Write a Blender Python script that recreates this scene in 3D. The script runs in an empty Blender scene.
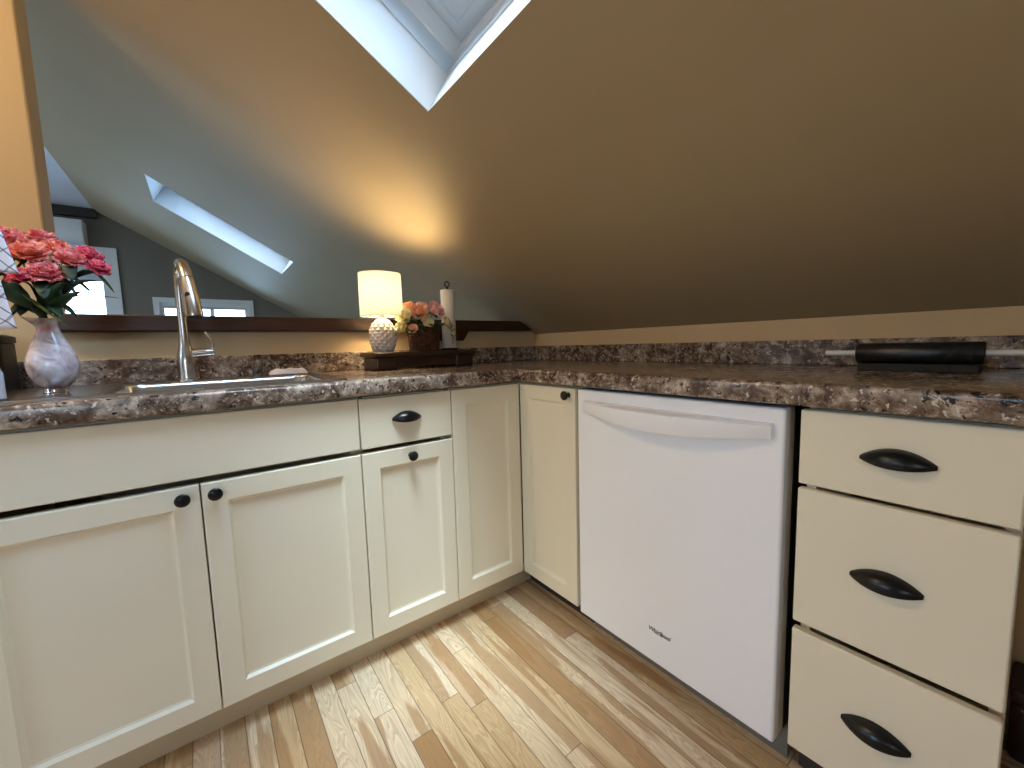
import bpy, bmesh, math, random
from mathutils import Vector, Matrix
random.seed(7)
S = bpy.context.scene
COL = S.collection
PI = math.pi

# ------------------------------------------------------------------ colours and materials
def lin(c):
    c = c / 255.0
    return c / 12.92 if c <= 0.04045 else ((c + 0.055) / 1.055) ** 2.4
def rgb(r, g, b): return (lin(r), lin(g), lin(b), 1.0)

class NT:
    """small helper round a material's node tree"""
    def __init__(self, name, rough=0.5, metal=0.0, color=None, spec=0.5):
        self.m = bpy.data.materials.new(name); self.m.use_nodes = True
        self.t = self.m.node_tree; self.n = self.t.nodes; self.l = self.t.links
        self.b = self.n['Principled BSDF']
        self.b.inputs['Roughness'].default_value = rough
        self.b.inputs['Metallic'].default_value = metal
        self.b.inputs['Specular IOR Level'].default_value = spec
        if color: self.b.inputs['Base Color'].default_value = color
    def node(self, kind, **kw):
        nd = self.n.new(kind)
        for k, v in kw.items():
            if k in nd.inputs: nd.inputs[k].default_value = v
            else: setattr(nd, k, v)
        return nd
    def link(self, a, b): self.l.new(a, b)
    def coords(self, scale=(1, 1, 1), rot=(0, 0, 0), kind='Object'):
        tc = self.node('ShaderNodeTexCoord'); mp = self.node('ShaderNodeMapping')
        mp.inputs['Scale'].default_value = scale; mp.inputs['Rotation'].default_value = rot
        self.link(tc.outputs[kind], mp.inputs['Vector']); return mp.outputs['Vector']
    def noise(self, vec, scale, detail=4, rough=0.55, dist=0.0):
        nd = self.node('ShaderNodeTexNoise'); nd.inputs['Scale'].default_value = scale
        nd.inputs['Detail'].default_value = detail; nd.inputs['Roughness'].default_value = rough
        nd.inputs['Distortion'].default_value = dist
        self.link(vec, nd.inputs['Vector']); return nd.outputs['Fac']
    def voronoi(self, vec, scale, feature='F1', out='Distance'):
        nd = self.node('ShaderNodeTexVoronoi'); nd.feature = feature; nd.inputs['Scale'].default_value = scale
        self.link(vec, nd.inputs['Vector']); return nd.outputs[out]
    def ramp(self, fac, stops, interp='LINEAR'):
        nd = self.node('ShaderNodeValToRGB'); cr = nd.color_ramp; cr.interpolation = interp
        while len(cr.elements) < len(stops): cr.elements.new(0.5)
        for e, (p, c) in zip(cr.elements, stops): e.position = p; e.color = c
        self.link(fac, nd.inputs['Fac']); return nd.outputs['Color']
    def mix(self, fac, a, b, mode='MIX'):
        nd = self.node('ShaderNodeMix'); nd.data_type = 'RGBA'; nd.blend_type = mode
        for v, i in ((fac, 0), (a, 6), (b, 7)):
            if hasattr(v, 'node'): self.link(v, nd.inputs[i])
            else: nd.inputs[i].default_value = v
        return nd.outputs[2]
    def math(self, op, a, b=None, c=None):
        nd = self.node('ShaderNodeMath'); nd.operation = op
        for v, i in ((a, 0), (b, 1), (c, 2)):
            if v is None: continue
            if hasattr(v, 'node'): self.link(v, nd.inputs[i])
            else: nd.inputs[i].default_value = v
        return nd.outputs[0]
    def bump(self, h, strength=0.2, dist=0.01):
        nd = self.node('ShaderNodeBump'); nd.inputs['Strength'].default_value = strength
        nd.inputs['Distance'].default_value = dist
        self.link(h, nd.inputs['Height']); self.link(nd.outputs['Normal'], self.b.inputs['Normal'])
    def base(self, c): self.link(c, self.b.inputs['Base Color'])

def paint(name, col, rough=0.5, bump=0.05, scale=90, var=0.04, spec=0.5):
    k = NT(name, rough, spec=spec); v = k.coords()
    n = k.noise(v, 3.0, 3); d = tuple(x * (1 - var * 2) for x in col[:3]) + (1,)
    k.base(k.mix(n, d, col)); k.bump(k.noise(v, scale, 3), bump, 0.002); return k.m

M = {}
M['cabinet'] = paint('cream cabinet paint', rgb(236, 227, 202), 0.38, 0.04, 60, 0.02)
M['toe'] = paint('tan toe kick paint', rgb(205, 190, 160), 0.5)
M['wall'] = paint('tan wall paint', rgb(214, 188, 146), 0.55)
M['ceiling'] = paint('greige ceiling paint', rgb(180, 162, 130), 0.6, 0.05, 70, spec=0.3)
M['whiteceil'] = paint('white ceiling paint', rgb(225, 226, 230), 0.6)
M['gable'] = paint('grey gable paint', rgb(124, 120, 110), 0.6)
M['white'] = paint('white trim paint', rgb(236, 238, 238), 0.4)
M['frame'] = paint('sky-tinted frame paint', rgb(216, 226, 234), 0.45)  # bluish tint puts the reflected sky into the frame colour
M['shade'] = paint('pale shade fabric', rgb(205, 212, 222), 0.8)
M['appliance'] = paint('white enamel', rgb(246, 247, 250), 0.22, 0.0, 40, 0.0)
M['gasket'] = NT('dark gasket', 0.7, color=rgb(28, 26, 24)).m
M['greyplastic'] = NT('grey plastic', 0.5, color=rgb(120, 116, 108)).m
M['black'] = NT('black metal', 0.3, 0.2, rgb(14, 14, 16)).m
M['letter'] = NT('charcoal lettering', 0.4, 0.0, rgb(40, 40, 42)).m
M['chrome'] = NT('chrome', 0.12, 1.0, rgb(225, 225, 228)).m
M['skylit'] = NT('satin steel rod', 0.25, 0.15, rgb(244, 244, 244)).m  # near-white base stands in for skylight reflected in chrome
M['nickel'] = NT('brushed nickel', 0.26, 1.0, rgb(196, 190, 182)).m
M['steel'] = NT('sink steel', 0.22, 1.0, rgb(200, 202, 204)).m
M['darkbronze'] = NT('dark bronze', 0.4, 0.6, rgb(52, 42, 32)).m
M['paper'] = paint('paper towel', rgb(240, 235, 224), 0.9, 0.3, 160, 0.02)
M['soapwhite'] = paint('white plastic', rgb(226, 226, 232), 0.35)
M['cloth'] = paint('white cloth', rgb(240, 226, 222), 0.9, 0.4, 220)
M['darkbox'] = paint('dark brown leather', rgb(52, 30, 22), 0.45, 0.3, 80, 0.1)
M['darkcan'] = paint('dark brown canister', rgb(26, 20, 16), 0.5, 0.1, 80, 0.1)

def granite():
    k = NT('brown stone laminate', 0.22); v = k.coords()
    warp = k.node('ShaderNodeVectorMath', operation='ADD')
    nz = k.node('ShaderNodeTexNoise'); nz.inputs['Scale'].default_value = 14; nz.inputs['Detail'].default_value = 3
    k.link(v, nz.inputs['Vector'])
    sc = k.node('ShaderNodeVectorMath', operation='SCALE'); sc.inputs['Scale'].default_value = 0.03
    k.link(nz.outputs['Color'], sc.inputs[0]); k.link(v, warp.inputs[0]); k.link(sc.outputs[0], warp.inputs[1])
    w = warp.outputs[0]
    a = k.noise(w, 34, 6, 0.68, 0.3)
    big = k.ramp(a, [(0.33, rgb(30, 22, 20)), (0.42, rgb(78, 60, 50)), (0.49, rgb(120, 100, 86)), (0.56, rgb(168, 150, 134)), (0.64, rgb(226, 214, 200))])
    c = k.noise(w, 11, 3, 0.5)
    tint = k.ramp(c, [(0.40, rgb(92, 70, 56)), (0.5, rgb(132, 110, 94)), (0.60, rgb(206, 192, 176))])
    m1 = k.mix(0.35, big, tint)
    vein = k.noise(w, 75, 4, 0.65, 0.5)
    vm = k.ramp(vein, [(0.37, (1, 1, 1, 1)), (0.43, (0, 0, 0, 1))])
    m2 = k.mix(vm, m1, rgb(28, 21, 20))
    lt = k.ramp(k.noise(w, 95, 3, 0.6, 0.3), [(0.60, (0, 0, 0, 1)), (0.66, (1, 1, 1, 1))])
    m3 = k.mix(lt, m2, rgb(228, 218, 206))
    k.base(k.mix(1.0, m3, (.80, .78, .76, 1), 'MULTIPLY'))
    return k.m
M['granite'] = granite()

def floorboards():
    k = NT('hickory floorboards', 0.3); tc = k.node('ShaderNodeTexCoord')
    sp = k.node('ShaderNodeSeparateXYZ'); k.link(tc.outputs['Object'], sp.inputs[0])
    W = 0.0565
    u = k.math('DIVIDE', k.math('ADD', sp.outputs['X'], 0.449), W)
    iu = k.math('FLOOR', u); fu = k.math('FRACT', u)
    wn = k.node('ShaderNodeTexWhiteNoise'); wn.noise_dimensions = '1D'; k.link(iu, wn.inputs['W'])
    off = k.math('MULTIPLY', wn.outputs['Value'], 7.3)
    vv = k.math('ADD', k.math('DIVIDE', sp.outputs['Y'], 1.25), off)
    iv = k.math('FLOOR', vv); fv = k.math('FRACT', vv)
    cb = k.node('ShaderNodeCombineXYZ'); k.link(iu, cb.inputs[0]); k.link(iv, cb.inputs[1])
    wn2 = k.node('ShaderNodeTexWhiteNoise'); wn2.noise_dimensions = '3D'; k.link(cb.outputs[0], wn2.inputs['Vector'])
    rnd = wn2.outputs['Value']
    # grain: stretched along y, shifted per board
    gv = k.node('ShaderNodeCombineXYZ')
    k.link(k.math('MULTIPLY', sp.outputs['X'], 1.0), gv.inputs[0])
    k.link(k.math('MULTIPLY', sp.outputs['Y'], 0.10), gv.inputs[1])
    k.link(k.math('MULTIPLY', rnd, 31.0), gv.inputs[2])
    g1 = k.noise(gv.outputs[0], 26, 2, 0.45, 0.8)
    rings = k.math('FRACT', k.math('MULTIPLY', g1, 16.0))
    ringc = k.ramp(rings, [(0.0, (0, 0, 0, 1)), (0.5, (0.6, 0.6, 0.6, 1)), (0.92, (1, 1, 1, 1)), (1.0, (0, 0, 0, 1))])
    fine = k.noise(gv.outputs[0], 300, 3, 0.6)
    base = k.ramp(rnd, [(0.0, rgb(184, 146, 100)), (0.12, rgb(204, 170, 124)), (0.34, rgb(222, 193, 148)), (0.62, rgb(236, 212, 174)), (0.86, rgb(244, 226, 194)), (1.0, rgb(214, 178, 138))])
    dk = k.mix(0.40, base, rgb(130, 88, 54), 'MIX')
    c1 = k.mix(ringc, dk, base)
    hv = k.node('ShaderNodeCombineXYZ')
    k.link(sp.outputs['X'], hv.inputs[0]); k.link(k.math('MULTIPLY', sp.outputs['Y'], 0.09), hv.inputs[1])
    k.link(k.math('MULTIPLY', rnd, 57.0), hv.inputs[2])
    heart = k.ramp(k.noise(hv.outputs[0], 17, 2, 0.5), [(0.53, (0, 0, 0, 1)), (0.57, (1, 1, 1, 1))])
    c2 = k.mix(k.math('MULTIPLY', heart, 0.68), c1, rgb(162, 120, 74))
    c3 = k.mix(k.math('MULTIPLY', fine, 0.30), c2, rgb(160, 120, 82))
    # knots
    kn = k.voronoi(hv.outputs[0], 7.0)
    kf = k.ramp(kn, [(0.02, (1, 1, 1, 1)), (0.07, (0, 0, 0, 1))])
    c4 = k.mix(k.math('MULTIPLY', kf, 0.6), c3, rgb(98, 64, 42))
    # gaps between boards
    e1 = k.math('MINIMUM', fu, k.math('SUBTRACT', 1.0, fu))
    e2 = k.math('MULTIPLY', k.math('MINIMUM', fv, k.math('SUBTRACT', 1.0, fv)), 1.25 / W)
    e = k.math('MINIMUM', e1, e2)
    gap = k.ramp(e, [(0.0, (1, 1, 1, 1)), (0.032, (0, 0, 0, 1))])
    c5 = k.mix(k.math('MULTIPLY', gap, 0.8), c4, rgb(62, 40, 26))
    k.base(c5)
    k.bump(k.math('SUBTRACT', k.math('MULTIPLY', fine, 0.15), gap), 0.25, 0.002)
    return k.m
M['floor'] = floorboards()

def wood(name, a, b, rough=0.4, axis=0, sc=9):
    k = NT(name, rough); s = [sc * 1.0] * 3; s[axis] = sc * 0.12
    v = k.coords(tuple(s)); n = k.noise(v, 3.0, 4, 0.6, 1.0)
    k.base(k.ramp(n, [(0.32, a), (0.52, b), (0.72, a)])); k.bump(n, 0.1, 0.003); return k.m
M['ledge'] = wood('reddish dark wood', rgb(32, 18, 13), rgb(64, 37, 25), 0.38)
M['riser'] = wood('dark walnut', rgb(30, 20, 15), rgb(70, 46, 32), 0.4)
M['bouncefloor'] = paint('grey carpet', rgb(150, 156, 164), 0.95, 0.4, 200, 0.05)  # unseen grey floor, invented so the far room bounces cooler light
M['darkstrip'] = wood('dark strip tone', rgb(40, 36, 34), rgb(58, 52, 48), 0.5)  # dark tone for the gable band; shade put in at the right toe kicks

def porcelain():
    k = NT('marbled pink porcelain', 0.14); v = k.coords((1, 1, 1))
    a = k.ramp(k.noise(v, 22, 4, 0.6, 1.5), [(0.34, rgb(176, 158, 166)), (0.44, rgb(216, 200, 204)), (0.58, rgb(240, 232, 232))])
    p = k.ramp(k.noise(v, 15, 2, 0.5), [(0.56, (0, 0, 0, 1)), (0.63, (1, 1, 1, 1))])
    k.base(k.mix(k.math('MULTIPLY', p, 0.75), a, rgb(216, 120, 132))); return k.m
M['vase'] = porcelain()
M['ceramic'] = paint('ridged white ceramic', rgb(226, 214, 206), 0.3, 0.0)
def wicker():
    k = NT('brown wicker', 0.65); v = k.coords()
    k.base(k.ramp(k.noise(v, 90, 3), [(0.35, rgb(48, 30, 20)), (0.6, rgb(98, 62, 38)), (0.75, rgb(138, 92, 56))])); return k.m
M['wicker'] = wicker()
def petal(name, a, b):
    k = NT(name, 0.6); v = k.coords()
    k.base(k.ramp(k.noise(v, 38, 3), [(0.35, a), (0.65, b)]))
    k.b.inputs['Subsurface Weight'].default_value = 0.0; return k.m
M['pink'] = petal('coral pink petals', rgb(214, 84, 92), rgb(248, 168, 166))
M['red'] = petal('deep pink petals', rgb(190, 44, 78), rgb(234, 104, 128))
M['salmon'] = petal('salmon petals', rgb(222, 100, 86), rgb(250, 168, 148))
M['peach'] = petal('peach petals', rgb(238, 164, 126), rgb(254, 214, 180))
M['rose'] = petal('rose petals', rgb(236, 164, 156), rgb(252, 212, 204))
M['yellow'] = petal('cream yellow petals', rgb(236, 220, 150), rgb(252, 244, 206))
M['leaf'] = petal('green leaves', rgb(22, 40, 22), rgb(52, 80, 44))
M['leaflight'] = petal('olive leaves', rgb(70, 84, 30), rgb(132, 140, 66))
M['stem'] = NT('stems', 0.6, color=rgb(52, 84, 44)).m

def striped_cloth():
    k = NT('white cloth with dark lines', 0.85); v = k.coords((1, 1, 1), (0, 0, 0))
    sp = k.node('ShaderNodeSeparateXYZ'); k.link(v, sp.inputs[0])
    wob = k.noise(v, 14, 2)
    d = k.math('ADD', k.math('ADD', sp.outputs['X'], sp.outputs['Z']), k.math('MULTIPLY', wob, 0.03))
    f = k.math('FRACT', k.math('MULTIPLY', d, 38.0))
    d2 = k.math('ADD', k.math('SUBTRACT', sp.outputs['X'], sp.outputs['Z']), k.math('MULTIPLY', wob, 0.05))
    f2 = k.math('FRACT', k.math('MULTIPLY', d2, 22.0))
    l1 = k.ramp(f, [(0.10, (1, 1, 1, 1)), (0.16, (0, 0, 0, 1))]); l2 = k.ramp(f2, [(0.08, (1, 1, 1, 1)), (0.13, (0, 0, 0, 1))])
    c = k.mix(k.math('MULTIPLY', l1, 0.75), rgb(238, 234, 240), rgb(66, 56, 72))
    k.base(k.mix(k.math('MULTIPLY', l2, 0.6), c, rgb(70, 60, 80))); return k.m
M['striped'] = striped_cloth()
def marble_black():
    k = NT('black marble', 0.3); v = k.coords()
    k.base(k.ramp(k.noise(v, 20, 5, 0.6, 2.0), [(0.4, rgb(16, 18, 18)), (0.62, rgb(34, 38, 36)), (0.7, rgb(64, 66, 62))])); return k.m
M['marble'] = marble_black()

def pane_glass(_c=[]):
    if _c: return _c[0]
    _c.append(_pane()); return _c[0]
def _pane():
    m = bpy.data.materials.new('window glass'); m.use_nodes = True; t = m.node_tree; t.nodes.clear()
    o = t.nodes.new('ShaderNodeOutputMaterial'); mx = t.nodes.new('ShaderNodeMixShader')
    tr = t.nodes.new('ShaderNodeBsdfTransparent'); gl = t.nodes.new('ShaderNodeBsdfGlossy'); fr = t.nodes.new('ShaderNodeFresnel')
    tr.inputs['Color'].default_value = (0.92, 0.97, 1.0, 1); gl.inputs['Roughness'].default_value = 0.03
    fr.inputs['IOR'].default_value = 1.35
    t.links.new(fr.outputs[0], mx.inputs[0]); t.links.new(tr.outputs[0], mx.inputs[1]); t.links.new(gl.outputs[0], mx.inputs[2])
    t.links.new(mx.outputs[0], o.inputs[0]); return m
M['glass'] = pane_glass()
def tumbler_glass():
    k = NT('clear glass', 0.02); k.b.inputs['Transmission Weight'].default_value = 1.0; k.b.inputs['IOR'].default_value = 1.45
    k.b.inputs['Base Color'].default_value = (0.95, 0.93, 0.9, 1); return k.m
M['clear'] = tumbler_glass()
def lampshade():
    m = bpy.data.materials.new('white lamp shade linen'); m.use_nodes = True; t = m.node_tree; t.nodes.clear()
    o = t.nodes.new('ShaderNodeOutputMaterial'); mx = t.nodes.new('ShaderNodeMixShader')
    d = t.nodes.new('ShaderNodeBsdfDiffuse'); tl = t.nodes.new('ShaderNodeBsdfTranslucent')
    d.inputs['Color'].default_value = (0.93, 0.92, 0.90, 1); tl.inputs['Color'].default_value = (0.93, 0.92, 0.90, 1)
    mx.inputs[0].default_value = 0.72
    t.links.new(d.outputs[0], mx.inputs[1]); t.links.new(tl.outputs[0], mx.inputs[2]); t.links.new(mx.outputs[0], o.inputs[0]); return m
M['lampshade'] = lampshade()
def glow(name, col, strength):
    m = bpy.data.materials.new(name); m.use_nodes = True; t = m.node_tree; t.nodes.clear()
    o = t.nodes.new('ShaderNodeOutputMaterial'); e = t.nodes.new('ShaderNodeEmission')
    e.inputs['Color'].default_value = col; e.inputs['Strength'].default_value = strength
    t.links.new(e.outputs[0], o.inputs[0]); return m

# ------------------------------------------------------------------ geometry helpers
def place(o, parent=None, loc=None):
    if parent is not None: o.parent = parent
    if loc is not None: o.location = loc
    COL.objects.link(o); return o
def build(name, bm, mat, parent=None, loc=None, smooth=True, bevel=0.0, seg=2, angle=0.6):
    bmesh.ops.recalc_face_normals(bm, faces=bm.faces[:])
    me = bpy.data.meshes.new(name); bm.to_mesh(me); bm.free()
    for mm in (mat if isinstance(mat, (list, tuple)) else [mat]): me.materials.append(mm)
    o = bpy.data.objects.new(name, me); place(o, parent, loc)
    if bevel:
        b = o.modifiers.new('edge', 'BEVEL'); b.width = bevel; b.segments = seg; b.limit_method = 'ANGLE'; b.angle_limit = angle
    if smooth:
        for p in me.polygons: p.use_smooth = True
        me.set_sharp_from_angle(angle=0.7)
    return o
def tag(o, label, cat, group=None):
    o['label'] = label; o['category'] = cat
    if group: o['group'] = group
    return o
def thing(name, label, cat, loc=(0, 0, 0), rz=0.0, group=None):
    o = bpy.data.objects.new(name, None); o.location = loc; o.rotation_euler = (0, 0, rz)
    o.empty_display_size = 0.05; COL.objects.link(o); return tag(o, label, cat, group)
def struct(o): o['kind'] = 'structure'; return o
def B(): return bmesh.new()
def box(bm, x0, x1, y0, y1, z0, z1, mat=None):
    g = bmesh.ops.create_cube(bm, size=1.0)
    T = Matrix.Translation(((x0 + x1) / 2, (y0 + y1) / 2, (z0 + z1) / 2)) @ Matrix.Diagonal((abs(x1 - x0), abs(y1 - y0), abs(z1 - z0), 1))
    if mat is not None: T = mat @ T
    bmesh.ops.transform(bm, matrix=T, verts=g['verts']); return bm
def boxed(*a): return box(B(), *a)
def lathe(bm, prof, c=(0, 0, 0), seg=32, cap=True, mat=None):
    rings = []
    for r, z in prof:
        rings.append([bm.verts.new((c[0] + r * math.cos(2 * PI * i / seg), c[1] + r * math.sin(2 * PI * i / seg), c[2] + z)) for i in range(seg)])
    for a, b in zip(rings, rings[1:]):
        for i in range(seg): bm.faces.new((a[i], a[(i + 1) % seg], b[(i + 1) % seg], b[i]))
    if cap:
        bm.faces.new(rings[0]); bm.faces.new(rings[-1])
    if mat is not None: bmesh.ops.transform(bm, matrix=mat, verts=[v for r in rings for v in r])
    return bm
def tube(bm, pts, rad, seg=14, cap=True):
    pts = [Vector(p) for p in pts]; n = len(pts)
    if not isinstance(rad, (list, tuple)): rad = [rad] * n
    rings = []; up = Vector((0.123, 0.2, 1)).normalized()
    prev = None
    for i, p in enumerate(pts):
        t = (pts[min(i + 1, n - 1)] - pts[max(i - 1, 0)]).normalized()
        if prev is None:
            a = t.cross(up);
            if a.length < 1e-3: a = t.cross(Vector((1, 0, 0)))
            a.normalize()
        else:
            a = prev - t * prev.dot(t); a.normalize()
        prev = a; b = t.cross(a)
        rings.append([bm.verts.new(p + (a * math.cos(2 * PI * k / seg) + b * math.sin(2 * PI * k / seg)) * rad[i]) for k in range(seg)])
    for a, b in zip(rings, rings[1:]):
        for k in range(seg): bm.faces.new((a[k], a[(k + 1) % seg], b[(k + 1) % seg], b[k]))
    if cap: bm.faces.new(rings[0]); bm.faces.new(rings[-1])
    return bm
def spline(pts, n=8):
    pts = [Vector(p) for p in pts]; out = []
    for i in range(len(pts) - 1):
        p0 = pts[max(i - 1, 0)]; p1 = pts[i]; p2 = pts[i + 1]; p3 = pts[min(i + 2, len(pts) - 1)]
        for k in range(n):
            t = k / n
            out.append(0.5 * ((2 * p1) + (p2 - p0) * t + (2 * p0 - 5 * p1 + 4 * p2 - p3) * t * t + (3 * p1 - p0 - 3 * p2 + p3) * t ** 3))
    out.append(pts[-1]); return out
def prism_y(bm, poly, y0, y1):
    a = [bm.verts.new((x, y0, z)) for x, z in poly]; b = [bm.verts.new((x, y1, z)) for x, z in poly]
    bm.faces.new(a); bm.faces.new(b[::-1]); n = len(poly)
    for i in range(n): bm.faces.new((a[i], a[(i + 1) % n], b[(i + 1) % n], b[i]))
    return bm
def grid_wall(us, vs, holes, f):
    """sheet of cells (us x vs) without the cells whose centre falls in a hole; f maps (u, v) to a point"""
    bm = B(); V = {}
    for i, u in enumerate(us):
        for j, v in enumerate(vs): V[i, j] = bm.verts.new(f(u, v))
    for i in range(len(us) - 1):
        for j in range(len(vs) - 1):
            cu = (us[i] + us[i + 1]) / 2; cv = (vs[j] + vs[j + 1]) / 2
            if any(a < cu < b and c < cv < d for a, b, c, d in holes): continue
            bm.faces.new((V[i, j], V[i + 1, j], V[i + 1, j + 1], V[i, j + 1]))
    for v in [v for v in bm.verts if not v.link_faces]: bm.verts.remove(v)
    return bm
def rrect(x0, x1, y0, y1, r, z, n=6):
    pts = []
    for cx, cy, a0 in ((x1 - r, y1 - r, 0), (x0 + r, y1 - r, PI / 2), (x0 + r, y0 + r, PI), (x1 - r, y0 + r, 3 * PI / 2)):
        for k in range(n + 1):
            a = a0 + PI / 2 * k / n; pts.append((cx + r * math.cos(a), cy + r * math.sin(a), z))
    return pts
def loops(bm, ls, cap0=False, cap1=False):
    rs = [[bm.verts.new(p) for p in l] for l in ls]
    for a, b in zip(rs, rs[1:]):
        n = len(a)
        for i in range(n): bm.faces.new((a[i], a[(i + 1) % n], b[(i + 1) % n], b[i]))
    if cap0: bm.faces.new(rs[0])
    if cap1: bm.faces.new(rs[-1])
    return bm

# ------------------------------------------------------------------ the room
XE = 0.622            # knee wall plane (eave side)
ZE = 1.076            # slope height there
TS = math.tan(math.radians(30))
ZF = 2.42            # flat ceiling
XF = XE - (ZF - ZE) / TS
def zs(x): return ZE + (XE - x) * TS
YB, YG = -3.3, 4.40   # wall behind the camera, gable wall of the far room
XW = -5.4
SKY = [(-1.28, -0.412, -0.88, -0.142), (-1.17, -0.395, 2.14, 2.70)]   # x0 x1 y0 y1 of the two skylight openings in the slope

struct(build('floor', boxed(XW - 0.1, XE + 0.1, YB - 0.1, 0.745, -0.06, 0), M['floor'], smooth=False))
struct(build('floor_far_room', boxed(XW - 0.1, XE + 0.1, 0.745, YG + 0.1, -0.06, 0), M['bouncefloor'], smooth=False))
ys = sorted([YB - .1, YG + .1] + [v for s in SKY for v in s[2:]])
xs_ = sorted([XE + .05, XF] + [v for s in SKY for v in s[:2]])
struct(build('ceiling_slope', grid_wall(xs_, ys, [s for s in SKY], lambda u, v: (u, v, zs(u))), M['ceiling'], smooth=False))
struct(build('ceiling', boxed(-3.35, XF, YB - .1, YG + .1, ZF, ZF + .05), M['whiteceil'], smooth=False))
TS2 = (ZF - 1.1) / (-3.35 - XW)
def zo(x): return ZF - (-3.35 - x) * TS2
FILL_SKY = [(-5.0, -3.8, 1.1, 2.0), (-5.0, -3.8, 2.7, 3.6), (-5.0, -3.8, -1.3, -.6)]  # unseen skylight openings added to bring in more daylight
struct(build('ceiling_slope_opposite', grid_wall([XW, -5.0, -3.8, -3.35], [YB - .1, -1.3, -.6, 1.1, 2.0, 2.7, 3.6, YG + .1], FILL_SKY, lambda u, v: (u, v, zo(u))), M['whiteceil'], smooth=False))
for k, (a, b, c, d) in enumerate(FILL_SKY):
    bm = B(); bm.faces.new([bm.verts.new(p) for p in ((a, c, zo(a) + .05), (b, c, zo(b) + .05), (b, d, zo(b) + .05), (a, d, zo(a) + .05))])
    e = struct(build('window_%d' % (6 + k), bm, pane_glass(), smooth=False))  # pane over an added, unseen opening
    ld = bpy.data.lights.new('skylight_portal', 'AREA'); ld.shape = 'RECTANGLE'; ld.size = math.hypot(b - a, zo(b) - zo(a)); ld.size_y = d - c
    ld.cycles.is_portal = True
    lo = bpy.data.objects.new('skylight_portal', ld); COL.objects.link(lo)
    lo.location = ((a + b) / 2, (c + d) / 2, (zo(a) + zo(b)) / 2 + .08); lo.rotation_euler = (0, -math.atan(TS2), 0)
struct(build('wall_right', boxed(XE, XE + .1, YB - .1, YG + .1, 0, ZE + .0), M['wall'], smooth=False))
struct(build('wall_left', boxed(XW - .1, XW, YB - .1, YG + .1, 0, 1.2), M['wall'], smooth=False))
# wall between the kitchen and the far room: full height left of x=-1.32, low under the slope
poly = [(-2.75, 0), (XE, 0), (XE, ZE), (0.589, 1.095), (-1.32, 1.095), (-1.32, zs(-1.32)), (XF, ZF), (-2.75, ZF)]
struct(build('wall_back', prism_y(B(), poly, 0.622, 0.745), M['wall'], smooth=False, bevel=0.006))
# gable wall of the far room with two window openings, and the wall behind the camera with one added for fill
GW = [(-2.02, -1.67, 0.75, 1.98), (-1.30, -0.52, 1.05, 1.56)]
us = sorted([XW, XE] + [v for g in GW for v in g[:2]]); vs = sorted([0, ZF + .02] + [v for g in GW for v in g[2:]])
struct(build('wall_far', grid_wall(us, vs, GW, lambda u, v: (u, YG, v)), M['gable'], smooth=False))
FILL_WIN = [(-2.6, -1.7, 1.05, 1.65)]  # unseen opening added to light the cabinet fronts
struct(build('wall_front', grid_wall([XW, -2.6, -1.7, XE], [0, 1.05, 1.65, ZF + .02], FILL_WIN, lambda u, v: (u, YB, v)), M['wall'], smooth=False))
struct(build('dark_band_1', boxed(-3.3, XF + .02, YG - .05, YG, ZF - .085, ZF), M['darkstrip'], smooth=False))  # dark band along the top of the gable wall

def frame_xz(bm, x0, x1, z0, z1, w, y0, y1):
    box(bm, x0, x0 + w, y0, y1, z0, z1); box(bm, x1 - w, x1, y0, y1, z0, z1)
    box(bm, x0 + w, x1 - w, y0, y1, z0, z0 + w); box(bm, x0 + w, x1 - w, y0, y1, z1 - w, z1); return bm
def wall_window(n, g, y, cas, mull=None, blind=None, depth=0.09, head=0.0):
    x0, x1, z0, z1 = g; s = 1 if y > 0 else -1
    e = bpy.data.objects.new('window_%d' % n, None); COL.objects.link(e); struct(e)
    bm = frame_xz(B(), x0 - cas, x1 + cas, z0 - cas, z1 + cas + head, cas, y - .025 * s, y)
    build('casing', bm, M['white'], e, smooth=False)
    bm = frame_xz(B(), x0, x1, z0, z1, 0.035, y, y + depth * s)
    if mull is not None: box(bm, mull - .02, mull + .02, y + .02 * s, y + .06 * s, z0, z1)
    build('sash', bm, M['white'], e, smooth=False)
    build('glass', boxed(x0 + .03, x1 - .03, y + .045 * s, y + .049 * s, z0 + .03, z1 - .03), M['glass'], e, smooth=False)
    if blind:
        bm = B(); n_ = 14
        for i in range(n_):                      # pleats of the drawn shade
            xa = x0 + (x1 - x0) * i / n_; xb = x0 + (x1 - x0) * (i + 1) / n_
            box(bm, xa, xb, y + .005 * s, y + (.012 + .006 * (i % 2)) * s, blind, z1)
        build('shade', bm, M['shade'], e, smooth=False)
    return e
wall_window(3, GW[0], YG, 0.09, blind=1.74)
wall_window(4, GW[1], YG, 0.05, mull=-0.86, blind=1.50)
wall_window(5, FILL_WIN[0], YB, 0.09, mull=-2.15)  # unseen window added behind the camera as fill

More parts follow.
